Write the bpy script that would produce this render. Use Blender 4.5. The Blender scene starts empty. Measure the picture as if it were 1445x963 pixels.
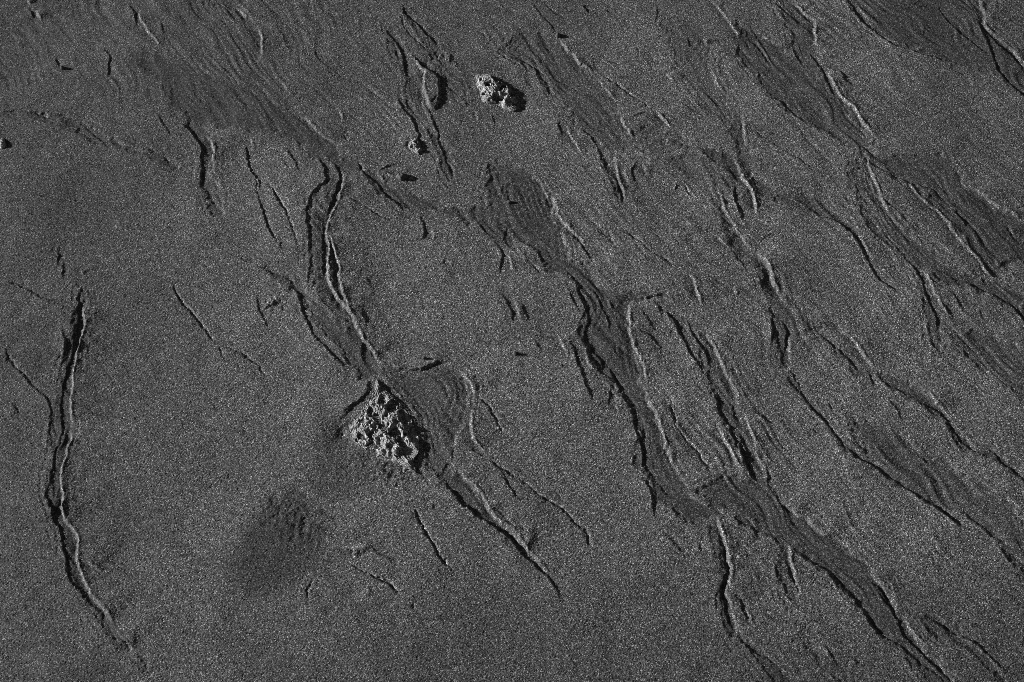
import bpy, math
import numpy as np
from mathutils import Vector

# ------------------------------------------------------------------ camera, sky, sun, exposure
scene = bpy.context.scene
W0, H0 = 1445.0, 963.0            # pixel frame in which the rills were surveyed
LENS, SENSOR, DIST = 50.0, 36.0, 1.4
TILT = math.radians(30)           # from straight down

cam_data = bpy.data.cameras.new('camera')
cam = bpy.data.objects.new('camera', cam_data)
scene.collection.objects.link(cam)
cam.location = (0, -DIST * math.sin(TILT), DIST * math.cos(TILT))
cam.rotation_euler = (TILT, 0, 0)
cam_data.lens = LENS
cam_data.sensor_width = SENSOR
cam_data.clip_start = 0.01
cam_data.clip_end = 500
scene.camera = cam

SUN_EL = math.radians(15)
SUN_FROM = math.radians(172)      # compass in the ground plane, counted from +x: light comes from the left
world = bpy.data.worlds.new('World')
scene.world = world
world.use_nodes = True
wn = world.node_tree
sky = wn.nodes.new('ShaderNodeTexSky')
sky.sky_type = 'NISHITA'
sky.sun_disc = False
sky.air_density = .4
sky.dust_density = .3
sky.sun_elevation = SUN_EL
sky.sun_rotation = math.radians(90) - SUN_FROM
grey = wn.nodes.new('ShaderNodeRGBToBW')          # black and white photograph
bg = wn.nodes['Background']
bg.inputs['Strength'].default_value = 0.05
wn.links.new(sky.outputs[0], grey.inputs[0])
wn.links.new(grey.outputs[0], bg.inputs['Color'])

sd = bpy.data.lights.new('sun', 'SUN')
sd.energy = 5.0
sd.angle = math.radians(0.5)
sd.color = (1, 1, 1)
sun = bpy.data.objects.new('sun', sd)
scene.collection.objects.link(sun)
sdir = Vector((math.cos(SUN_EL) * math.cos(SUN_FROM), math.cos(SUN_EL) * math.sin(SUN_FROM), math.sin(SUN_EL)))
sun.rotation_euler = sdir.to_track_quat('Z', 'Y').to_euler()
sun.location = sdir * 3

vs = scene.view_settings
vs.view_transform = 'Standard'
vs.look = 'None'
vs.gamma = 1
vs.exposure = 1.25
scene.render.engine = 'CYCLES'
scene.cycles.use_denoising = False
scene.cycles.use_adaptive_sampling = False
scene.cycles.max_bounces = 2
scene.cycles.filter_width = .8

# ------------------------------------------------------------------ survey: picture point -> point on the beach
PX = DIST * SENSOR / LENS / W0    # metres on the beach per surveyed pixel at the centre
CT, ST = math.cos(TILT), math.sin(TILT)


def beach(p):
    """ground plane points for an (n,2) array of surveyed pixels"""
    p = np.asarray(p, float).reshape(-1, 2)
    u = (p[:, 0] - W0 / 2) / W0 * SENSOR / LENS
    v = (H0 / 2 - p[:, 1]) / W0 * SENSOR / LENS
    dy = v * CT + ST
    dz = v * ST - CT
    t = -(DIST * CT) / dz
    return np.stack([u * t, -DIST * ST + dy * t], 1)


REG = dict(A=(0, 0), B=(350, 0), C=(700, 0), D=(1045, 0), E=(0, 240), F=(350, 240), G=(700, 240), H=(1045, 240),
           I=(0, 470), J=(350, 470), K=(700, 470), L=(1045, 470), M=(0, 696), N=(350, 696), O=(700, 696), Q=(1045, 696),
           R=(200, 100), S=(780, 120))


def region_px(r, pts):
    k = 4.8167 if r == 'S' else 3.6075
    ox, oy = REG[r]
    return np.array([(ox + x / k, oy + y / k) for x, y in pts])


def parse(s):
    return [tuple(float(c) for c in q.split(',')) for q in s.split()]


# kinds: b bank facing left, d bank facing right, g groove, r ridge; then relief in pixels
RILLS = '''
A b 2 712,40 712,90 735,140 780,190 815,240
A d 1.5 640,10 690,60 690,120 700,150
A d 1.2 830,100 832,150 845,185
A b 2.5 175,50 195,85 205,105
A b 3 130,5 160,25
A d 1.5 130,30 165,70 168,110
A d 2 275,280 290,325 315,345
A d 1.5 520,230 555,290 558,370 545,410
A b 1 1195,40 1290,110 1315,150
A b 3 1300,130 1330,200 1330,300
A d .8 1135,20 1175,80 1210,130
A b 1 1070,290 1120,345 1150,385
A d 3.5 395,604 330,600 280,608 215,597 130,570 0,560 -90,550
A d 1.7 880,840 800,785 690,755 580,735 500,705 440,660 385,605
A d 1.2 790,570 830,630 855,665 848,700
A d 3 915,610 980,680 1020,740 1030,820 1028,900 1030,963
A b 3.5 1050,680 1080,740 1082,800 1075,850
A d 1 1443,670 1380,655 1290,665 1200,660 1100,650
A b 1.2 1270,690 1290,760
R d 1.7 525,370 540,450 560,510 590,560 600,620 620,700 640,790 700,870 730,930
R g 1.2 620,545 680,620 730,710 770,760
R d 1.7 720,380 770,450 795,520 800,550
R d .9 715,450 740,500
R d 2.4 890,440 925,490 940,560 890,600 855,640 840,720 850,800 853,900 855,950
R d 2.2 960,450 1005,520 1000,590 965,680 930,750
R g 1.4 1035,620 1080,660 1160,705 1230,745 1290,770
R d 2.3 1080,455 1150,540 1200,580 1250,640 1310,680 1380,710 1430,708
R d 2.2 1410,720 1435,790 1435,850 1420,885
R b 2 820,230 870,280 930,340 1010,380
R b 1.2 985,170 1010,220 1030,270
R g .8 1020,320 1050,370
R b 1 700,40 740,90 770,140
B d 2.6 700,150 760,230 795,310 805,370 830,410
B g 1.6 785,70 790,120 830,180 880,220 920,260
B d 2.7 780,10 795,40 790,65 850,115 900,165 940,200 985,240
B d 1.4 985,245 950,265 960,300
B r 1.6 1020,270 1030,340
B r 1.2 1060,300 1060,340
B b 1.6 975,270 965,310
B d 1 1090,330 1105,350
B b 2 880,335 903,365 888,410 895,470 920,520 942,557
B d 1.5 900,345 945,370 972,420 978,480 960,555
B r 2.6 832,288 870,325 903,352
B g 3 968,488 950,510 935,532
B d 2.2 905,520 940,610 965,680 985,760 1020,850 1045,910
B d 3.4 755,490 800,560 850,640 870,700 880,780
B d 1 1300,260 1370,310 1443,360
B d .9 1245,570 1255,630
B d .8 1080,480 1110,530 1090,560
B d .7 1250,800 1280,840
B b .9 1165,560 1165,620
B d 1.6 770,845 740,840 690,860 650,880
B r 1.5 655,875 700,885 745,890
B r 1.1 660,880 690,920 740,945
C d 1.4 170,10 240,80 280,140 310,180
C g 1 230,0 300,60 380,110
C d 2 440,10 450,40 485,80
C d 1.3 560,30 580,80
C d .9 800,10 820,60 815,120
C b 2 320,200 370,255 430,325 500,365
C g 1.6 500,365 590,410 640,450 700,490 760,530 800,570
C b 3.4 805,560 850,610 885,660
C g 1 0,240 50,290 120,300 200,345 260,390 320,410 400,450 460,490
C b 1.5 510,395 560,460 600,520
C b 3.2 630,580 655,640 690,710
C d 2 680,650 700,710
C d 1.1 790,578 720,582 660,600
C d 1.3 790,660 740,655 690,640
C d 2 310,600 325,660 345,710
C b 1.6 365,625 375,680 410,740 430,790
C d 1.1 430,830 470,890
C d 1.4 430,650 500,720 530,790 555,850
C b 1.4 870,705 858,745
C g 1.7 890,705 960,740 1030,770
C d 1.3 990,810 940,805 850,810
C d 4 1190,775 1130,765 1085,758 1040,752
C d 1.7 1040,765 1100,820 1160,860 1210,890 1230,935
C b 3.4 1250,603 1258,640 1265,700 1275,760
C g .9 1270,650 1340,690 1443,750
C d .9 960,180 1000,260
C b 1.5 1050,190 1075,240
C b 1.3 1100,350 1120,420 1165,475
C b .9 1140,340 1200,390
C b 1.3 1090,0 1140,60 1190,120 1240,200
C d 1.1 1240,120 1290,200 1340,260 1400,330 1440,380
C b .8 860,370 900,420
C d 1.1 1040,450 1110,520 1170,590
C d .9 920,510 980,550 1060,590
S d 2 1360,625 1350,665
S b 4.4 1215,475 1260,560 1290,650 1340,720 1370,800 1380,900
S d 4 1265,670 1235,720 1240,800 1280,880 1305,940
S b 1.8 1115,680 1140,760 1160,840 1200,920
S g 1.7 840,645 900,690 950,750 1000,790
S r 1.8 840,650 825,720
S d 1.7 375,455 355,510 370,590 380,640
S b 3 415,455 430,560 450,660 480,750 500,820
S d 2.6 430,640 460,740 490,830
S d 1.5 590,515 545,580 550,640 590,710
S b 1.3 600,520 625,560 640,620
S d 1.2 770,310 770,360
D d 2.6 155,5 210,45 255,85 290,130 300,155
D b 3.8 270,15 320,65 370,110 375,160 380,200 370,245
D d 2.2 350,260 400,340 440,420 480,500 500,530
D d 2.2 260,250 290,300 330,350
D b 4 430,360 470,430 510,500 570,550 610,610 650,660 680,705
D d 2 440,345 510,370 530,410 570,435 600,450
D d 2.8 525,-20 580,50 595,90 660,150 740,210 830,250 950,285 1050,305 1120,325
D b 1.8 575,10 620,70 690,130
D d 1.4 990,20 1060,110 1130,175 1200,230 1260,290
D b 3.2 1215,-20 1240,80 1245,125 1300,185 1370,245 1450,335
D d 3.2 1210,90 1230,150 1270,240 1310,350 1380,430 1443,495 1500,540
D d 2 1250,150 1300,210 1370,270 1443,360
D d .9 380,75 480,100
D d 1.6 925,150 935,185
D b 1.5 600,745 640,800 650,850 690,930
D d 2 605,820 590,870
D d 1.6 600,735 660,790 700,800
D g 2 640,820 720,870 800,905 880,940 960,955 1020,1000 1060,1040
D g .9 20,200 60,260
D d 1 30,120 100,220 190,370
D b .9 60,190 130,280 190,380
D d .9 90,470 200,520 290,600 360,640
D d 1 120,700 250,790 380,880
H d 2.3 1085,175 1110,230 1150,290 1180,310
H b 1.8 850,65 880,110 940,170 1010,230 1070,300 1130,380 1200,450 1250,520 1300,560
H b 1.7 650,10 690,80 730,190 790,270 850,350
H d 1.3 570,60 620,150 680,220
H d 1.3 690,130 790,210 850,280
H d 3.2 380,210 450,250 530,290 580,340 620,410 660,490 710,560 770,600 830,640
H b 1.3 590,320 640,400 680,480
H d 2.6 860,460 910,540 950,640 990,730 1000,830
H b 1.9 920,490 970,590 1010,670 1060,740
H d 1.6 1010,660 1060,720 1100,770
H d 1.1 1060,590 1110,670 1150,740
H d 3 1060,550 1140,575 1230,610 1320,650 1390,700 1443,755 1500,800
H b 1.6 1180,90 1250,140 1330,200 1443,260
H d 1.1 1340,260 1380,340 1440,400
H b 1 1350,270 1400,350
H b 2.2 1415,685 1450,720
H b 2.3 70,420 130,470 160,550 200,640 240,700
H d 1.1 200,610 270,680
H d 1.7 170,720 165,800 160,900
H d 2.2 180,730 230,800 235,900 230,950
H d 2.2 470,797 400,795 350,810 270,830
H b 2.8 262,832 248,880 255,950
H d 1.9 400,830 470,890 540,950 580,1000 630,1040
H b 1.7 500,810 570,870 630,940 690,1020
H d 1 1210,690 1240,770
H b 1 1290,460 1320,500
E d 3.2 300,650 220,658 190,640 130,610 70,580 0,578 -80,590
E d 1.7 355,690 300,690 265,685
E d 1.1 305,380 300,440 280,520
E d 1.3 310,440 320,500 315,580
E b 1 410,500 425,540
E d 1.1 430,560 410,620 400,700 395,790 380,880 365,960
E b 4.2 420,690 428,770 420,840 400,900 388,960
E d 1.7 300,790 330,850 338,900 325,960
E g 2.8 870,560 910,640 960,710 1020,780 1080,850 1115,890
E g 2 1112,885 1130,930 1135,980
E g 1.5 1115,885 1180,910 1260,955 1310,990 1340,1030 1370,1075
E d 1.1 1310,620 1315,700 1350,780 1360,830
E d 1 1443,660 1390,690 1350,720
F d 1.3 30,490 120,525 200,560 250,620
F d 3.2 240,600 265,670 290,740 310,800 350,860 400,910 450,960 500,1005 540,1030
F b 5 490,25 480,90 450,170 410,250 395,310 405,400 405,500 415,580 440,640 480,690 510,720 550,800 600,880 650,950 665,985
F b 2.8 410,330 435,400 455,480 465,570 490,660 515,720
F d 2 415,380 430,480 440,560 460,610
F d 1.2 385,250 380,350 385,480 390,560
F d 1.6 570,680 600,780 605,830
F b 1.6 930,290 935,360
F d 1.1 1000,450 990,485
F d 1.7 1240,340 1290,420 1285,500 1300,550
F b 1.3 1300,400 1350,500 1370,540
F d 1.9 1250,610 1310,660 1340,720 1350,790
F b 1.9 1345,640 1370,720 1390,790
F d 1.4 1380,650 1440,780
F d 1.3 1310,30 1325,130
F d .8 590,540 630,590
F d 1 320,420 310,560 320,600
F g 1 30,20 60,140 130,330 180,400
F g .9 110,60 200,230 270,400
F d .9 180,640 180,670
G b 3 275,120 305,190 335,260 400,320 460,400
G d 1.7 370,300 440,390 500,480
G g 1.4 650,290 710,350 790,410 880,460 940,500
G g .9 780,300 850,360
G g .8 560,280 600,390
G d 2 360,590 390,660 425,730
G d 1.9 395,560 440,660 470,760 450,830 460,900 500,960
G d 1.9 440,570 500,620 540,700 575,770 590,840
G b 1.2 550,630 590,720
G d 2.2 360,830 390,910 410,960 440,1050 480,1140 505,1190
G b 1.6 300,830 345,900 360,960
G b 3.4 680,665 675,740 680,810 700,890 730,950 745,990 770,1080
G d 1.7 890,640 830,635 770,645 690,662
G d 3 780,650 840,710 900,760 940,830 980,910 1020,970 1060,1050
G d .9 720,690 780,770 830,830
G d 1.6 690,805 760,830 820,880 850,940
G d 2.2 950,740 1000,820 1050,900 1080,960 1110,1020
G b 2.1 980,520 1010,580 1030,640 1050,700
G d 1.2 1000,540 1060,590
G b 2.5 1060,820 1100,870 1130,940 1160,1010 1200,1090 1250,1180
G b 1.6 1110,330 1150,370 1190,400
G d 1.7 1180,390 1230,450 1290,520
G b 2.1 1150,190 1210,280 1280,390 1330,430
G b 2.1 1340,450 1390,510 1420,580 1440,640
G d 1.6 1410,720 1405,800 1410,880
G d 1.1 1040,320 980,325 920,340
G b 1.1 1200,590 1230,640
G d .9 1270,750 1380,830
G d 1.2 100,390 60,300 30,400
G d 1.1 100,640 150,740 200,800
G g .9 150,450 230,520 290,560
G d .8 110,390 180,470
I d .9 395,-20 370,100 345,200 325,280 310,370 318,440 300,560 275,620 265,720 240,800 265,900 285,965
I b 3.8 418,-10 390,100 370,200 360,300 365,400 375,480
I b 3 372,490 350,560 335,630 310,700 315,800 325,960
I d 1 350,480 320,560 295,620
I d 1.6 20,70 50,150 110,210 170,280 240,340 262,400 255,500 260,600
I b 1.3 30,90 80,170 160,240
I d 1.1 60,350 100,420
I d 1.2 345,10 335,80 310,180
I g .9 375,490 410,500
J d 3.6 600,225 612,280 575,335 525,385 460,455
J d 2.5 565,335 500,390 468,432
J d 7 1030,140 960,155 900,180 840,186 760,178 690,160 672,168
J b 3.6 1085,195 1130,260 1160,320
J g 3.2 1160,320 1210,360 1250,410 1280,480 1312,532
J g 1 1312,532 1370,550
J b 3.2 1135,390 1135,490 1160,560 1210,610
J d 1.8 1110,570 1160,610 1220,635
J g 3 1220,630 1300,690 1370,740 1443,790 1523,850 1593,890 1663,960 1715,1000 1735,1070 1780,1105
J d 1.7 1230,650 1300,720 1330,780 1390,870
J r 1.6 1260,680 1320,720
J d 2 1040,560 1035,610 1045,690
J b 2.6 1060,690 1100,740 1170,810 1210,870 1270,955
J d 3 990,740 1060,840 1120,900 1200,963
J d 2.5 650,250 720,310 790,370 840,430
J d 1.2 1050,650 1000,690 980,740
N d 2.5 1020,10 1090,65 1180,130 1270,180 1340,240 1400,310 1430,345
N b 3.6 1200,60 1250,120 1320,190 1400,270 1450,325
O d 2.5 0,160 60,220 140,310 200,370 260,420 310,500 342,575
O b 2.6 0,130 80,190 160,290 220,360 290,430
O d 1.3 -30,70 10,100 90,170
N g 3 830,70 880,130 910,200 950,270 1000,340 1050,412
N g 3 500,340 560,380 640,420 700,440 750,490 785,532
N g 1.3 830,550 850,590
N b 1.6 520,275 550,330
N d 2.4 760,340 700,330 640,290 570,265
N g 2.8 335,425 305,480 300,530 315,572
N d 1.1 930,50 940,80
N d 1 600,480 640,520
M d 1.1 245,10 275,110 300,190 325,270 345,350 350,430 410,500 470,570 520,620 560,700 580,772
M b 4 310,10 330,130 370,190 400,240 390,320 410,400 440,470 490,550 540,610 580,660
M b 3.4 585,700 640,760 690,800
M d 3 590,720 640,770 645,812
M d 2.6 690,800 720,860 742,895
M b 1.6 400,330 460,370 520,410
K d 2.2 555,150 600,230 650,320 690,400 720,510 750,600 760,690 830,770 900,840
K d 1.7 595,250 570,340 575,390
K b 1 600,300 620,430
K d 2.2 450,0 480,80 540,150 530,210
K b 1.6 440,90 490,200
K b 2.5 770,320 820,440 850,530 880,620 910,680
K d 1.7 850,510 890,590
K g 2.3 890,330 910,440 950,530 1010,590 1070,660 1100,720
K d 2.4 1110,290 1130,380 1180,470 1220,560 1260,640 1300,720 1335,780
K b 1.7 1110,450 1160,540 1220,650 1260,710
K d 1.8 1160,280 1210,400 1260,500
K b 1.9 1270,400 1285,480 1330,600
K d 2 1280,390 1360,430 1440,480
K d 2 730,710 780,790 800,850 806,945
K g 1.8 0,700 60,760 80,830
K d 1.2 190,20 240,100
K d 1 340,150 345,190
K d 1 1380,690 1420,810 1443,860
L d 1.9 10,500 10,620 50,700 90,780
L d 3.3 240,180 300,260 330,340 400,420 470,490 530,580 590,635 680,680 760,740 860,800 940,860 1040,920 1100,960 1180,1010
L d 2.2 650,170 665,240 690,290
L d 3 880,235 810,215 730,210 690,215
L d 2.6 715,230 760,270 830,300 870,345
L d 3.4 870,340 950,370 1010,400 1060,470 1110,540 1180,600 1270,610 1350,680 1443,750 1500,800
L b 1.9 930,270 980,330 1050,420
L d 1.4 740,310 800,390 830,460
L d 1.7 920,620 940,670
L d 1.1 900,700 1000,750 1100,790
L g .9 440,330 490,410
L d 1.1 570,420 600,500
L g 1.1 480,510 590,560 720,630
L d 1.1 360,470 385,530
L d 1.4 1130,80 1150,130
L d 1.6 130,640 150,780 200,860 310,960
L b 1.2 200,830 280,920 320,960
O b 4 1110,112 1140,190 1170,280 1190,400 1168,480 1190,560 1210,612
O d 2.5 1120,190 1160,290 1175,400 1150,480 1160,570 1190,670 1220,730
O d 1.4 1190,500 1240,560 1270,640
O d 2.4 1220,730 1300,800 1390,850 1455,910 1475,960
O d 1.1 1300,170 1340,240
O d 1.2 820,180 900,250 980,350
O d 1.2 1020,250 1060,310
O d 1.2 880,70 950,150
O d 1.5 800,0 806,125
Q d 1.1 45,170 80,230
Q d 1.7 180,330 185,420 205,480
Q d 2.6 225,320 240,390 280,480 300,550
Q b 2.6 262,248 250,330 275,430 310,530
Q d 2.5 290,260 320,320 400,380 470,420 540,490 600,570 660,660 740,740 820,780 900,860 980,920 1040,965 1090,1010
Q d 2.5 620,440 700,480 750,540 790,640 840,730 900,800 970,870 1060,950 1110,1000
Q b 1.7 650,400 740,500 800,580
Q d 3 860,610 930,640 1010,670 1080,710 1160,740 1240,800 1310,870 1390,940
Q d 2.6 400,760 460,820 510,900
Q d 1.3 550,830 620,880
Q d 1.6 10,590 40,660
Q b 1.2 20,560 70,700
Q d 1.7 940,40 1050,110 1130,180
Q d 2 1290,250 1360,330 1430,400 1480,450
Q d 1.2 1390,200 1443,320
Q b 1.5 810,620 860,690 950,800
Q b 1.2 300,110 400,190 520,260
Q d 1 960,690 1040,780
'''

# beds of the wash channels: survey sheet, wetness, edge softness (pixels), outline
BEDS = '''
1 .50 14 -60,-60 580,-60 640,40 685,90 690,160 745,230 800,310 890,385 900,420 840,390 760,360 640,345 520,330 480,310 400,270 280,260 130,230 -60,200
1 .85 9 330,130 420,130 520,170 640,230 740,270 800,320 885,390 905,440 880,440 830,400 740,360 640,345 540,325 480,300 420,220 360,170
1 .80 7 880,400 930,420 980,455 1040,490 1090,515 1150,535 1230,550 1345,540 1400,600 1345,640 1290,630 1250,590 1180,565 1100,552 1050,540 1010,510 970,470 905,455
1 .80 5 -80,280 70,295 190,310 230,330 330,380 440,420 460,438 380,412 260,377 200,345 100,320 -80,310
1 .75 5 480,315 545,345 560,400 555,450 575,520 585,580 560,560 540,510 525,470 535,420 520,370
1 .55 6 780,380 850,410 905,455 895,500 870,560 855,600 860,680 870,750 900,790 940,850 985,920 985,960 950,900 890,850 850,800 830,740 815,680 810,600 815,520 860,470 830,420
1 .75 6 640,680 740,715 800,755 870,820 930,890 990,950 960,960 900,915 840,860 790,790 730,740
1 .70 5 205,760 222,800 222,850 205,900 190,910 203,830
1 .55 8 560,-30 620,30 640,60 600,60 560,30
1 .60 6 1010,60 1060,120 1090,200 1120,290 1170,400 1195,480 1160,440 1120,340 1075,270 1060,180 1030,120
1 .55 7 1060,30 1130,90 1180,160 1240,220 1230,260 1170,220 1150,180 1120,120
2 .65 7 0,90 60,85 120,105 160,150 190,185 260,260 300,320 320,370 260,390 200,350 150,290 100,240 50,180 -20,140
2 .90 7 -60,430 30,440 70,470 100,530 130,600 160,680 200,700 220,740 290,775 410,768 425,785 310,792 300,840 308,905 180,905 190,800 150,730 100,710 40,640 -60,600
2 .55 10 400,60 480,60 540,100 520,180 560,240 600,310 610,335 590,370 560,330 520,290 470,230 430,170
2 .80 7 590,60 650,90 740,150 790,180 850,260 920,340 945,370 930,395 860,370 800,340 720,290 660,220 600,150
2 .80 10 905,385 940,400 990,410 1110,405 1170,440 1210,500 1290,555 1345,580 1400,610 1400,700 1345,690 1260,720 1200,650 1130,570 1050,490 930,430
2 .85 6 920,440 960,520 1000,560 1060,620 1120,680 1190,720 1260,740 1330,770 1400,810 1400,890 1345,845 1290,795 1200,757 1130,742 1090,720 1050,690 990,610 950,540
2 .60 6 885,430 910,420 925,470 960,540 1000,620 1060,690 1080,740 1110,800 1128,905 1105,905 1070,760 1040,690 960,620 900,520
2 .65 6 620,470 640,470 720,500 830,540 890,580 920,610 900,620 840,570 760,545 650,510
2 1.0 3 488,388 580,408 602,445 592,480 550,440
2 .65 8 540,480 580,560 620,640 690,720 740,820 800,840 860,860 720,880 690,820 640,700 570,640 560,570
2 .80 6 865,-30 900,30 960,85 1060,130 1160,165 1270,195 1345,260 1420,320 1420,240 1345,170 1300,110 1245,70 1230,-30
2 .65 6 690,-30 750,20 795,70 795,130 820,190 880,290 940,365 890,340 830,270 780,200 740,130 720,60
2 .55 6 230,390 265,400 300,460 305,530 260,470
2 .50 6 330,330 420,350 470,380 400,410 330,390
2 .50 7 390,415 470,405 560,440 600,500 560,520 480,480 420,440
2 .55 6 590,330 610,340 640,440 620,460 590,390
2 .60 6 400,790 440,830 500,900 470,900 430,850
3 .90 6 180,-30 305,-30 330,80 380,200 400,260 430,340 480,400 540,448 630,468 720,500 760,540 850,600 830,610 760,570 720,530 640,500 590,472 530,462 480,470 430,440 370,390 335,330 330,230 290,140 240,80 205,30
3 .90 6 560,350 650,370 680,390 720,430 800,490 880,540 960,620 1000,690 1040,760 1100,840 1170,910 1110,910 1020,810 960,760 900,680 850,630 740,530 640,470 540,430 480,390
3 .70 6 500,-20 540,0 560,80 600,170 610,230 650,310 690,390 640,380 590,280 550,190 530,130 500,60
3 .75 6 690,-30 730,-30 725,50 750,110 800,180 860,250 900,290 1000,340 1130,430 1190,490 1090,420 930,320 880,290 830,220 770,150 730,90
3 .70 8 880,190 1000,230 1080,290 1200,360 1300,430 1400,560 1420,720 1330,600 1220,480 1100,410 980,330 900,260
3 .90 5 960,85 1020,90 1100,150 1150,210 1220,285 1280,300 1345,360 1420,420 1345,375 1270,310 1180,280 1130,200 1050,150 990,115
3 .70 8 1150,-20 1200,40 1345,150 1420,190 1420,90 1250,-20
3 .75 5 1040,710 1130,740 1200,780 1300,890 1280,890 1180,800 1100,770
3 .80 5 530,460 560,560 567,660 580,740 640,800 710,860 760,920 700,920 620,810 570,760 552,690 553,600
3 .60 5 690,560 730,540 735,620 760,700 720,660
3 .55 7 760,770 870,860 880,900 840,880
3 .55 6 820,-20 900,20 950,80 940,110 880,50
4 .80 4 180,-20 208,-20 187,100 185,180 193,230 168,300 158,370 168,450 203,530 198,580 228,640 290,720 370,850 300,780 240,690 182,610 172,540 130,430 130,370 140,300 140,200 165,110
4 .75 5 860,-20 940,-20 1000,80 960,100 930,70
4 .75 6 1000,75 1100,88 1190,60 1230,110 1230,200 1190,260 1190,320 1230,380 1300,450 1345,500 1345,530 1240,440 1160,370 1120,300 1100,200 1060,140
4 1.0 30 680,440 760,395 840,440 850,540 770,640 640,670 580,600 620,500
4 .65 30 850,220 930,250 1000,330 930,400 840,420 800,350
'''


# ------------------------------------------------------------------ numpy helpers
def catmull(pts, step):
    pts = np.asarray(pts, float)
    if len(pts) == 2:
        n = max(2, int(np.hypot(*(pts[1] - pts[0])) / step) + 1)
        return pts[0] + (pts[1] - pts[0]) * np.linspace(0, 1, n)[:, None]
    p = np.vstack([2 * pts[0] - pts[1], pts, 2 * pts[-1] - pts[-2]])
    out = []
    for i in range(1, len(p) - 2):
        n = max(1, int(np.ceil(np.hypot(*(p[i + 1] - p[i])) / step)))
        t = (np.arange(n) / n)[:, None]
        a, b, c, d = p[i - 1], p[i], p[i + 1], p[i + 2]
        out.append(.5 * (2 * b + (c - a) * t + (2 * a - 5 * b + 4 * c - d) * t ** 2 + (3 * b - a - 3 * c + d) * t ** 3))
    out.append(pts[-1:])
    return np.vstack(out)


def smooth(x):
    x = np.clip(x, 0, 1)
    return x * x * (3 - 2 * x)


def vnoise(x, y, seed):
    """value noise, -1..1, one lattice cell per unit"""
    r = np.random.default_rng(seed)
    N = 512
    lat = r.uniform(-1, 1, (N, N)).astype(np.float32)
    xi = np.floor(x).astype(np.int64)
    yi = np.floor(y).astype(np.int64)
    fx = (x - xi).astype(np.float32)
    fy = (y - yi).astype(np.float32)
    fx = fx * fx * fx * (fx * (fx * 6 - 15) + 10)
    fy = fy * fy * fy * (fy * (fy * 6 - 15) + 10)
    x0, x1, y0, y1 = xi % N, (xi + 1) % N, yi % N, (yi + 1) % N
    return (lat[y0, x0] * (1 - fx) + lat[y0, x1] * fx) * (1 - fy) + (lat[y1, x0] * (1 - fx) + lat[y1, x1] * fx) * fy


# ------------------------------------------------------------------ the beach sheet
def spread(lo, hi, n_core, far, n_out):
    core = np.linspace(lo, hi, n_core)
    s = core[1] - core[0]
    q = ((far + s) / s) ** (1 / n_out)
    out = s * (q ** np.arange(1, n_out + 1) - 1) / (q - 1) * (q - 1)
    out = np.maximum.accumulate(np.maximum(out, s * np.arange(1, n_out + 1)))
    return np.concatenate([lo - out[::-1], core, hi + out])


XS = spread(-0.60, 0.60, 1400, 40.0, 60)
YS = spread(-0.355, 0.475, 930, 40.0, 60)
X, Y = np.meshgrid(XS, YS)
X = X.astype(np.float64)
UX, UY = X / PX, Y / PX                    # beach coordinates in pixel units
in_core = (np.abs(X) < .75) & (Y > -.5) & (Y < .62)
rng = np.random.default_rng(7)

# ragged banks: the survey grid is warped a little before distances are measured
WX = UX + 1.5 * vnoise(UX / 4.5, UY / 4.5, 1) + 1.6 * vnoise(UX / 17, UY / 17, 2)
WY = UY + 1.5 * vnoise(UX / 4.5, UY / 4.5, 3) + 1.6 * vnoise(UX / 17, UY / 17, 4)

cx = XS / PX
cy = YS / PX
Hgt = np.zeros_like(UX)                    # height in pixel units
WET = np.zeros_like(UX)
TONE = np.zeros_like(UX)                   # damp or mineral-dark sand without a bed, plus painted vignetting


def window(line, R):
    x0, y0 = line.min(0) - R
    x1, y1 = line.max(0) + R
    return (slice(np.searchsorted(cy, y0), np.searchsorted(cy, y1)), slice(np.searchsorted(cx, x0), np.searchsorted(cx, x1)))


def distance(line, R):
    """signed distance and position along a polyline for the grid window around it"""
    sl = window(line, R)
    dist = np.full(WX[sl].shape, 1e9)
    sgn = np.zeros_like(dist)
    pos = np.zeros_like(dist)
    i0, j0 = sl[0].start, sl[1].start
    seg = np.hypot(*(line[1:] - line[:-1]).T)
    cum = np.concatenate([[0], np.cumsum(seg)])
    for k in range(len(line) - 1):
        a, b = line[k], line[k + 1]
        s2 = window(np.array([a, b]), R + 4)
        g = (slice(s2[0].start, s2[0].stop), slice(s2[1].start, s2[1].stop))
        loc = (slice(max(0, g[0].start - i0), max(0, g[0].stop - i0)), slice(max(0, g[1].start - j0), max(0, g[1].stop - j0)))
        px = WX[sl][loc] - a[0]
        py = WY[sl][loc] - a[1]
        d = b - a
        L2 = d @ d + 1e-9
        t = np.clip((px * d[0] + py * d[1]) / L2, 0, 1)
        dd = np.hypot(px - t * d[0], py - t * d[1])
        cr = d[0] * py - d[1] * px
        m = dd < dist[loc]
        dist[loc] = np.where(m, dd, dist[loc])
        sgn[loc] = np.where(m, np.sign(cr), sgn[loc])
        pos[loc] = np.where(m, (cum[k] + t * seg[k]) / cum[-1], pos[loc])
    return sl, dist, sgn, pos, cum[-1]


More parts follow.
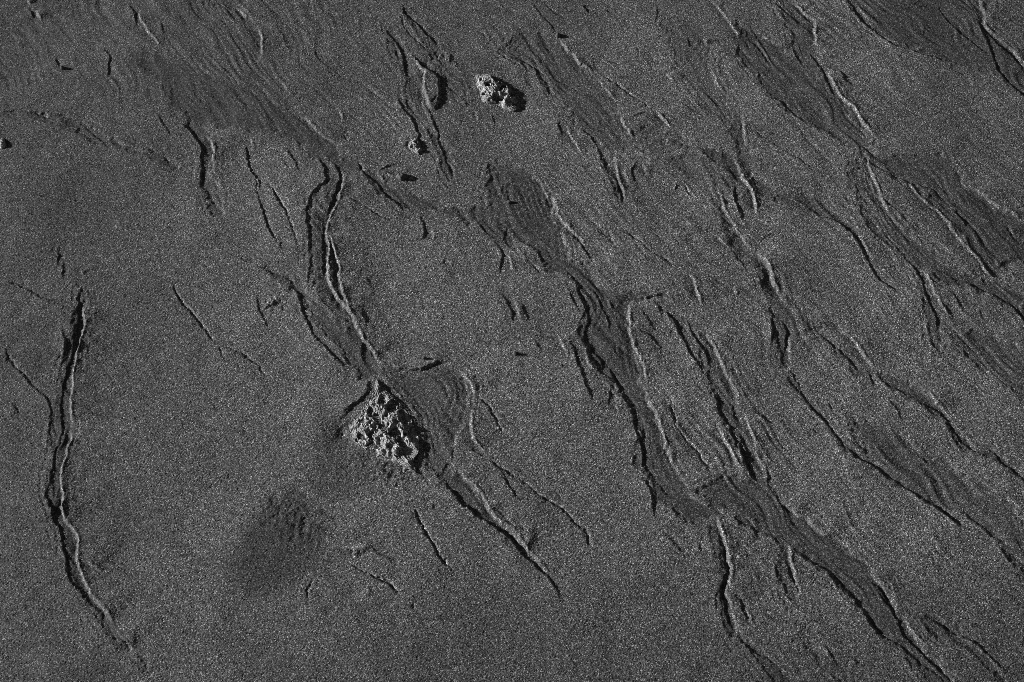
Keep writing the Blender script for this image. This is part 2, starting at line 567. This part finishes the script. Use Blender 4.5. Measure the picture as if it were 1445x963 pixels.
# channel beds first
DEP = np.zeros_like(UX)
TERR = np.full_like(UX, -60.0)             # how far inside a bed, for the shallow terraces along its banks
EDGE = 6 * vnoise(UX / 16, UY / 16, 11) + 3 * vnoise(UX / 6, UY / 6, 12)
SHEETS = {'1': (0, 0), '2': (723, 0), '3': (723, 482), '4': (0, 482)}
for row in BEDS.strip().splitlines():
    f = row.split()
    darkening, soft = float(f[1]), float(f[2])
    ox, oy = SHEETS[f[0]]
    pts = np.array([tuple(float(c) for c in q.split(',')) for q in f[3:]]) / 1.863 + (ox, oy)
    loop = beach(pts) / PX
    loop = catmull(np.vstack([loop, loop[:1]]), 9)
    sl, dist, sgn, pos, L = distance(loop, 40)
    px, py = WX[sl], WY[sl]
    inside = np.zeros(px.shape, bool)
    for a, b in zip(loop[:-1], loop[1:]):
        if a[1] == b[1]:
            continue
        inside ^= ((py < a[1]) != (py < b[1])) & (px < (b[0] - a[0]) * (py - a[1]) / (b[1] - a[1]) + a[0])
    d0 = np.where(inside, np.minimum(dist, 60), -np.minimum(dist, 60))
    d = d0 + EDGE[sl] * min(1, soft / 7)
    so = soft * (1 + .5 * vnoise(UX[sl] / 55, UY[sl] / 55, 13))
    m = smooth(.5 + d / (2 * so))
    if soft < 12:
        TERR[sl] = np.maximum(TERR[sl], d0)
    if soft >= 20:
        TONE[sl] = np.maximum(TONE[sl], darkening * m)
    else:
        WET[sl] = np.maximum(WET[sl], darkening * m)
        DEP[sl] = np.maximum(DEP[sl], (1.3 if soft > 4 else .4) * darkening * smooth(.5 + d / (1.1 * soft)))
Hgt -= DEP
ph = TERR + 7 * vnoise(UX / 70, UY / 70, 14) + 1.0 * vnoise(UX / 20, UY / 20, 15)
saw = (ph / 9.5) % 1.0
saw = np.where(saw < .82, saw / .82, (1 - saw) / .18) - .5
Hgt += saw * .5 * smooth((TERR + 26) / 18) * smooth(.15 + 1.1 * vnoise(UX / 38, UY / 38, 16) + .35) * (TERR > -40)
# a leaf-shaped bar of sand left standing between two rills
leaf = beach([(580, 78), (591, 89), (602, 97), (611, 102), (618, 110), (622, 125), (621, 140), (616, 152), (611, 154), (604, 145), (599, 134), (596, 122), (597, 111), (599, 102), (592, 94)]) / PX
leaf = catmull(np.vstack([leaf, leaf[:1]]), 5)
sl, dist, sgn, pos, L = distance(leaf, 20)
px, py = WX[sl], WY[sl]
inside = np.zeros(px.shape, bool)
for a, b in zip(leaf[:-1], leaf[1:]):
    if a[1] != b[1]:
        inside ^= ((py < a[1]) != (py < b[1])) & (px < (b[0] - a[0]) * (py - a[1]) / (b[1] - a[1]) + a[0])
Hgt[sl] += 2.6 * smooth(.5 + np.where(inside, dist, -dist) / 3.6)

# streaks combed into the sand by the backwash, strongest in the channels
fx, fy = .60, -.80
al = UX * fx + UY * fy
ac = -UX * fy + UY * fx
wob = 26 * vnoise(al / 150, ac / 110, 21) + 12 * vnoise(al / 50, ac / 40, 22)
st = vnoise(al / 75, (ac + wob) / 7, 23) + .7 * vnoise(al / 120, (ac + wob) / 15, 24) + .5 * vnoise(al / 40, (ac + wob) / 4, 25)
area = smooth(.5 + .9 * vnoise(UX / 120, UY / 120, 26))
side = smooth((UX + UY * .9 + 250) / 420)
rid = 1 - 2.2 * np.abs(vnoise(al / 85, (ac + wob) / 13, 33))
rid2 = 1 - 2.2 * np.abs(vnoise(al / 50, (ac + wob) / 8, 34))
Hgt += (st + .9 * rid + .5 * rid2) * (.05 + .32 * WET + .20 * area * side)
Hgt += 1.8 * vnoise(UX / 260, UY / 260, 27) + .9 * vnoise(UX / 80, UY / 80, 28) + .25 * vnoise(UX / 25, UY / 25, 29)

# rills and banks
RELIEF = 1.25
for n, row in enumerate(RILLS.strip().splitlines()):
    f = row.split()
    r, kind, h = f[0], f[1], float(f[2]) ** .6 * RELIEF
    pts = region_px(r, [tuple(float(c) for c in q.split(',')) for q in f[3:]])
    if kind == 'd' and pts[-1, 1] < pts[0, 1] and float(f[2]) < 4:
        pts = pts[::-1]
    line = catmull(beach(pts) / PX, 6)
    # beach y points away (picture y points down), so the side sign flips with it
    h *= {'b': 1.3, 'd': .60, 'g': 1.0, 'r': 1.1}[kind]
    w = (.9 if kind == 'b' else 1.05) + .17 * h
    R = 75 if kind == 'b' else 44 if kind == 'd' else 4 * w
    sl, dist, sgn, pos, L = distance(line, R)
    s = -sgn * dist                       # < 0 right of a downward line
    fade = min(.46, 22 / L)
    end = smooth(pos / fade) * smooth((1 - pos) / fade)
    vary = 1 + .30 * vnoise(UX[sl] / 12, UY[sl] / 12, 100 + n) + .25 * vnoise(UX[sl] / 38, UY[sl] / 38, 500 + n)
    if kind in 'bd':
        step = np.clip(s / w, -1, 1)
        step = step * (1.5 - .5 * step * step)
        lo, hi = (20.0, 72.0) if kind == 'b' else (16.0, 40.0)
        high = -step if kind == 'b' else step
        reach = np.where(high > 0, hi, lo)
        fall = np.clip(1 - dist / reach, 0, 1) ** 1.7
        WET[sl] = np.maximum(WET[sl], np.where(high < 0, min(1, .22 + .16 * h) * np.clip(1 - dist / 22, 0, 1), 0) * end)   # dark heavy grains settle below a bank
        lip = .18 * np.exp(-((dist - w * 1.3) / 2.2) ** 2) * (high > 0)
        prof = .5 * high * np.where(dist < w, 1, fall / np.clip(1 - w / reach, 0, 1) ** 1.7)
        if kind == 'b':
            prof = np.where(high > 0, prof * 1.15, prof * .8)
        Hgt[sl] += h * (prof + lip) * end * vary
    else:
        q = np.exp(-(dist / (w * .95)) ** 2)
        Hgt[sl] += (-.8 if kind == 'g' else .8) * h * q * end * vary


def blob(px, py, rx, ry):
    c = beach([(px, py)])[0] / PX
    return np.exp(-(((UX - c[0]) / rx) ** 2 + ((UY - c[1]) / ry) ** 2))


# crumbly patches of disturbed sand
lump = .8 * vnoise(UX / 3.2, UY / 3.2, 41) + .8 * vnoise(UX / 6.5, UY / 6.5, 42) + .5 * vnoise(UX / 13, UY / 13, 43)
ROUGH = np.zeros_like(UX)
for px, py, rx, ry, a in ((400, 722, 34, 26, .75), (425, 745, 30, 30, .6), (555, 668, 34, 26, .8), (505, 650, 34, 34, .5), (630, 88, 16, 18, .9),
                          (572, 203, 16, 10, .9), (385, 430, 16, 16, 1.0), (1210, 235, 8, 10, .9), (492, 612, 16, 16, 1.1)):
    ROUGH = np.maximum(ROUGH, a * blob(px, py, rx, ry))
Hgt += ROUGH * lump
# the sand is scoured out round the stones
Hgt -= 1.0 * blob(592, 628, 24, 26) + 1.0 * blob(737, 152, 10, 10) + 2.5 * blob(486, 612, 16, 20)
Hgt += 2 * blob(530, 620, 34, 36)
# damp top left corner; the other margins paint lens vignetting into the sand colour
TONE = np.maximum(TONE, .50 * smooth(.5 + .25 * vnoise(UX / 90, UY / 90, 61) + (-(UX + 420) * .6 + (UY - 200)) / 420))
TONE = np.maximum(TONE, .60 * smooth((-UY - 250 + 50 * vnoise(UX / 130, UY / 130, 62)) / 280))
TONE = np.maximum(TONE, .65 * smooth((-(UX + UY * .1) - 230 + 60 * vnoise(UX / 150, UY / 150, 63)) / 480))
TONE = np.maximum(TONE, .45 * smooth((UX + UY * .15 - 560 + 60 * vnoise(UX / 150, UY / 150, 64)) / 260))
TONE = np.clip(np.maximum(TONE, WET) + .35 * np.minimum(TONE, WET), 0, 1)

# the grains: every vertex of the sheet is roughly one grain
fine = in_core
g1 = rng.normal(0, 1, UX.shape)
g1 = g1 - (np.roll(g1, 1, 0) + np.roll(g1, -1, 0) + np.roll(g1, 1, 1) + np.roll(g1, -1, 1)) * .22
GR = .25 * g1 + .03 * vnoise(UX / 2.6, UY / 2.6, 51)
Hgt += np.where(fine, GR * (1 - .42 * np.clip(WET, 0, 1)), 0)
Z = Hgt * PX

nY, nX = X.shape
co = np.stack([X, Y, Z], -1).reshape(-1, 3)
# grains sit unevenly, not on a lattice
jit = rng.uniform(-.28, .28, (nY * nX, 2)) * np.array([XS[nX // 2] - XS[nX // 2 - 1], YS[nY // 2] - YS[nY // 2 - 1]])
co[:, :2] += jit * fine.reshape(-1, 1)
idx = np.arange(nY * nX).reshape(nY, nX)
quads = np.stack([idx[:-1, :-1], idx[:-1, 1:], idx[1:, 1:], idx[1:, :-1]], -1).reshape(-1, 4)
me = bpy.data.meshes.new('beach_sand')
me.vertices.add(len(co))
me.vertices.foreach_set('co', co.astype(np.float32).ravel())
me.loops.add(quads.size)
me.loops.foreach_set('vertex_index', quads.astype(np.int32).ravel())
me.polygons.add(len(quads))
me.polygons.foreach_set('loop_start', np.arange(0, quads.size, 4, dtype=np.int32))
me.update(calc_edges=True)
at = me.attributes.new('darkening', 'FLOAT', 'POINT')
at.data.foreach_set('value', TONE.astype(np.float32).ravel())  # channel wetness and dark patches, plus the vignetting painted in at the margins


# ------------------------------------------------------------------ materials
def sand_material(name, dark, light, tone_dark, sheet=True):
    m = bpy.data.materials.new(name)
    m.use_nodes = True
    t = m.node_tree
    N, Lk = t.nodes, t.links
    p = N['Principled BSDF']
    tc = N.new('ShaderNodeTexCoord')
    vo = N.new('ShaderNodeTexVoronoi')              # one cell per grain
    vo.inputs['Scale'].default_value = 1 / .00062
    Lk.new(tc.outputs['Object'], vo.inputs['Vector'])
    sep = N.new('ShaderNodeSeparateColor')
    Lk.new(vo.outputs['Color'], sep.inputs[0])
    ramp = N.new('ShaderNodeValToRGB')
    e = ramp.color_ramp.elements
    e[0].position, e[0].color = 0.0, (dark, dark, dark, 1)
    e[1].position, e[1].color = .93, (light, light, light, 1)
    k = e.new(.55)
    mid = dark * .7 + light * .3
    k.color = (mid, mid, mid, 1)
    k = e.new(.985)
    k.color = (min(.6, light * (2.6 if sheet else 1.2)),) * 3 + (1,)  # on the sheet, sparse pale grains with the glint put into their colour
    Lk.new(sep.outputs['Red'], ramp.inputs['Fac'])
    no = N.new('ShaderNodeTexNoise')                # patches of heavier dark mineral
    no.inputs['Scale'].default_value = 9
    no.inputs['Detail'].default_value = 4
    Lk.new(tc.outputs['Object'], no.inputs['Vector'])
    mr = N.new('ShaderNodeMapRange')
    mr.inputs['From Min'].default_value = .3
    mr.inputs['From Max'].default_value = .7
    mr.inputs['To Min'].default_value = .82
    mr.inputs['To Max'].default_value = 1.15
    Lk.new(no.outputs[0], mr.inputs['Value'])
    mul = N.new('ShaderNodeMix')
    mul.data_type = 'RGBA'
    mul.blend_type = 'MULTIPLY'
    mul.inputs['Factor'].default_value = 1
    Lk.new(ramp.outputs['Color'], mul.inputs['A'])
    Lk.new(mr.outputs[0], mul.inputs['B'])
    col = mul.outputs['Result']
    if sheet:
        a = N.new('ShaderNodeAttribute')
        a.attribute_name = 'darkening'
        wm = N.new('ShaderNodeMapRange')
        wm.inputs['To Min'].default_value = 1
        wm.inputs['To Max'].default_value = tone_dark
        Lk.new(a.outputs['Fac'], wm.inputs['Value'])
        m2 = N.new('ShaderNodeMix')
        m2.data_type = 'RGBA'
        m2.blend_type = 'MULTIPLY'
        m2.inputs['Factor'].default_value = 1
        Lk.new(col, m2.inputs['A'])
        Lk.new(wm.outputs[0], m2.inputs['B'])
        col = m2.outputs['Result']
    Lk.new(col, p.inputs['Base Color'])
    p.inputs['Roughness'].default_value = .75
    p.inputs['Specular IOR Level'].default_value = .25
    return m


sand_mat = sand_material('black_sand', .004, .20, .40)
stone_mat = sand_material('sandy_crust', .05, .34, 1, sheet=False)
pebble_mat = sand_material('dark_pebble', .03, .08, 1, sheet=False)
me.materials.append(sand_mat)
sheet = bpy.data.objects.new('beach_sand', me)
scene.collection.objects.link(sheet)
sheet['kind'] = 'structure'
sheet['label'] = 'dark volcanic beach sand combed by branching backwash rills'


# ------------------------------------------------------------------ stones
def ico(sub):
    import bmesh
    bm = bmesh.new()
    bmesh.ops.create_icosphere(bm, subdivisions=sub, radius=1)
    m = bpy.data.meshes.new('stone')
    bm.to_mesh(m)
    bm.free()
    return m


def sand_height(p):
    j = np.clip(np.searchsorted(XS, p[0]), 4, nX - 5)
    i = np.clip(np.searchsorted(YS, p[1]), 4, nY - 5)
    return float(Z[i - 4:i + 5, j - 4:j + 5].mean())


def stone(name, label, outline, crest, height, pits, sub, seed, mat, rough=1.0, sink=.35, power=1.6, group=None, grain=.35):
    """a weathered stone half sunk in the sand; outline and pits are surveyed in picture points, heights in pixels"""
    c = beach([crest])[0]
    ol = catmull(np.vstack([beach(outline), beach(outline[:1])]), .002) - c
    th = np.arctan2(ol[:, 1], ol[:, 0])
    rr = np.hypot(ol[:, 0], ol[:, 1])
    o = np.argsort(th)
    th, rr = th[o], rr[o]
    th = np.concatenate([th - 2 * np.pi, th, th + 2 * np.pi])
    rr = np.tile(rr, 3)
    m = ico(sub)
    v = np.empty(len(m.vertices) * 3, np.float32)
    m.vertices.foreach_get('co', v)
    v = v.reshape(-1, 3).astype(float)
    ang = np.arctan2(v[:, 1], v[:, 0])
    rho = np.hypot(v[:, 0], v[:, 1])
    R = np.interp(ang, th, rr)
    # upper half: dome; lower half: sunk root
    x = np.cos(ang) * rho * R
    y = np.sin(ang) * rho * R
    up = v[:, 2] >= 0
    z = np.where(up, height * (1 - rho ** power), -height * sink * np.sqrt(np.clip(1 - rho ** 2, 0, 1)))
    ux, uy = x / PX + seed * 37, y / PX + seed * 11
    edge = np.clip(1 - rho ** 4, 0, 1)
    big = vnoise(ux / 9, uy / 9, seed) * 2.4 + vnoise(ux / 4.5, uy / 4.5, seed + 1) * 1.5 + vnoise(ux / 2.2, uy / 2.2, seed + 2) * .7
    z = z + np.where(up, rough * big * (.25 + .75 * edge), 0)
    for (px, py, pr, pd) in pits:
        q = beach([(px, py)])[0] - c
        wob = 1 + .45 * vnoise(ux / 6, uy / 6, seed + 5) + .35 * vnoise(ux / 2.5, uy / 2.5, seed + 6)
        d = np.hypot(x - q[0], y - q[1]) / PX * wob
        z -= np.where(up, pd * np.exp(-(d / pr) ** 4), 0)
        z += np.where(up, .12 * pd * np.exp(-((d - pr * 1.35) / (pr * .45)) ** 2), 0)
    rg = np.random.default_rng(seed)
    z += np.where(up, grain * rg.normal(0, 1, len(z)), 0)
    x += rg.normal(0, .12, len(z)) * PX
    y += rg.normal(0, .12, len(z)) * PX
    m.vertices.foreach_set('co', np.stack([x, y, z * PX], 1).astype(np.float32).ravel())
    m.update()
    m.name = name
    m.materials.append(mat)
    ob = bpy.data.objects.new(name, m)
    scene.collection.objects.link(ob)
    ob.location = (c[0], c[1], sand_height(c))
    ob['label'] = label
    ob['category'] = 'stone' if 'stone' in name else 'pebble'
    if group:
        ob['group'] = group
    return ob


stone('pitted_stone', 'large pale pitted stone half buried in black sand, biggest of all',
      [(531, 536), (541, 549), (555, 561), (569, 576), (580, 592), (585, 606), (591, 622), (590, 640), (583, 652), (587, 669),
       (574, 661), (556, 653), (535, 648), (515, 638), (500, 624), (491, 606), (499, 592), (514, 574), (525, 556)],
      (548, 600), 4.6,
      [(540, 567, 5, 7), (553, 576, 7, 9), (532, 593, 6, 8), (523, 615, 4, 6), (524, 630, 6, 6), (529, 638, 3, 4), (503, 587, 4, 4),
       (524, 580, 4, 5), (542, 606, 5, 6), (512, 596, 4, 4), (574, 590, 9, 7), (558, 612, 8, 9), (584, 617, 8, 6), (577, 638, 9, 7),
       (570, 628, 5, 5), (585, 660, 5, 5), (510, 618, 5, 4), (549, 632, 4, 4), (538, 648, 5, 4), (545, 588, 3, 4)],
      6, 61, stone_mat, rough=1.05, power=2.0, grain=.3)
stone('pitted_stone', 'small elongated pale stone full of holes near the top edge, beside leaf-shaped sand bar',
      [(671, 103), (680, 102), (690, 105), (697, 113), (706, 115), (716, 121), (726, 132), (732, 144), (732, 152), (724, 157),
       (715, 155), (706, 150), (698, 146), (688, 146), (679, 142), (676, 132), (671, 121), (668, 111)],
      (703, 130), 6.5,
      [(688, 121, 4, 7), (692, 118, 3, 6), (709, 124, 5.5, 10), (700, 140, 6, 9), (708, 141, 5, 8), (722, 134, 5, 5), (727, 148, 5, 7),
       (683, 134, 3, 4), (679, 114, 3, 3), (716, 146, 3, 3)],
      6, 71, stone_mat, rough=.9, power=3.2)
stone('pitted_stone', 'tiny pitted stone at the lower tip of a dark curved bank near the top',
      [(578, 199), (583, 195), (589, 197), (593, 204), (595, 213), (592, 219), (586, 216), (580, 212), (576, 206)],
      (586, 207), 3.6, [(582, 209, 3, 5), (587, 203, 2, 4), (592, 216, 2, 4)], 5, 81, stone_mat, rough=.6, power=2.2)
PEB = [
    ('pebble', 'dark oval pebble inside a small arched sand ridge below the tiny pitted stone', 566, 250, 7.5, 5, 6),
    ('pebble', 'small dark pebble beside a rill at the top edge, right of centre', 787, 50, 4, 3.2, 5),
    ('pebble', 'tiny dark pebble lying alone in the dark wash channel above the picture centre', 718, 285, 3.2, 2.6, 4),
    ('pebble', 'tiny dark pebble lying alone on flat sand at the very centre', 727, 500, 3.2, 2.6, 4),
    ('pebble', 'tiny dark sliver of stone just above the small curved sand cliff', 599, 507, 4.5, 1.8, 4),
    ('pebble', 'small dark pebble in the smooth sand of the top left corner', 88, 96, 3.5, 2.6, 4),
    ('pebble', 'pale lump of crusted sand cut by the left picture edge', 4, 204, 5, 8, 3.5),
]
for k, (nm, lb, px, py, rx, ry, hh) in enumerate(PEB):
    a0 = np.random.default_rng(300 + k)
    ol = [(px + rx * math.cos(a) * a0.uniform(.8, 1.15), py - ry * math.sin(a) * a0.uniform(.8, 1.15)) for a in np.linspace(0, 2 * math.pi, 9)[:-1]]
    stone(nm, lb, ol, (px, py), hh, [], 4, 90 + k, stone_mat if k == 6 else pebble_mat, rough=.35, power=3.4, group=None, grain=.2)
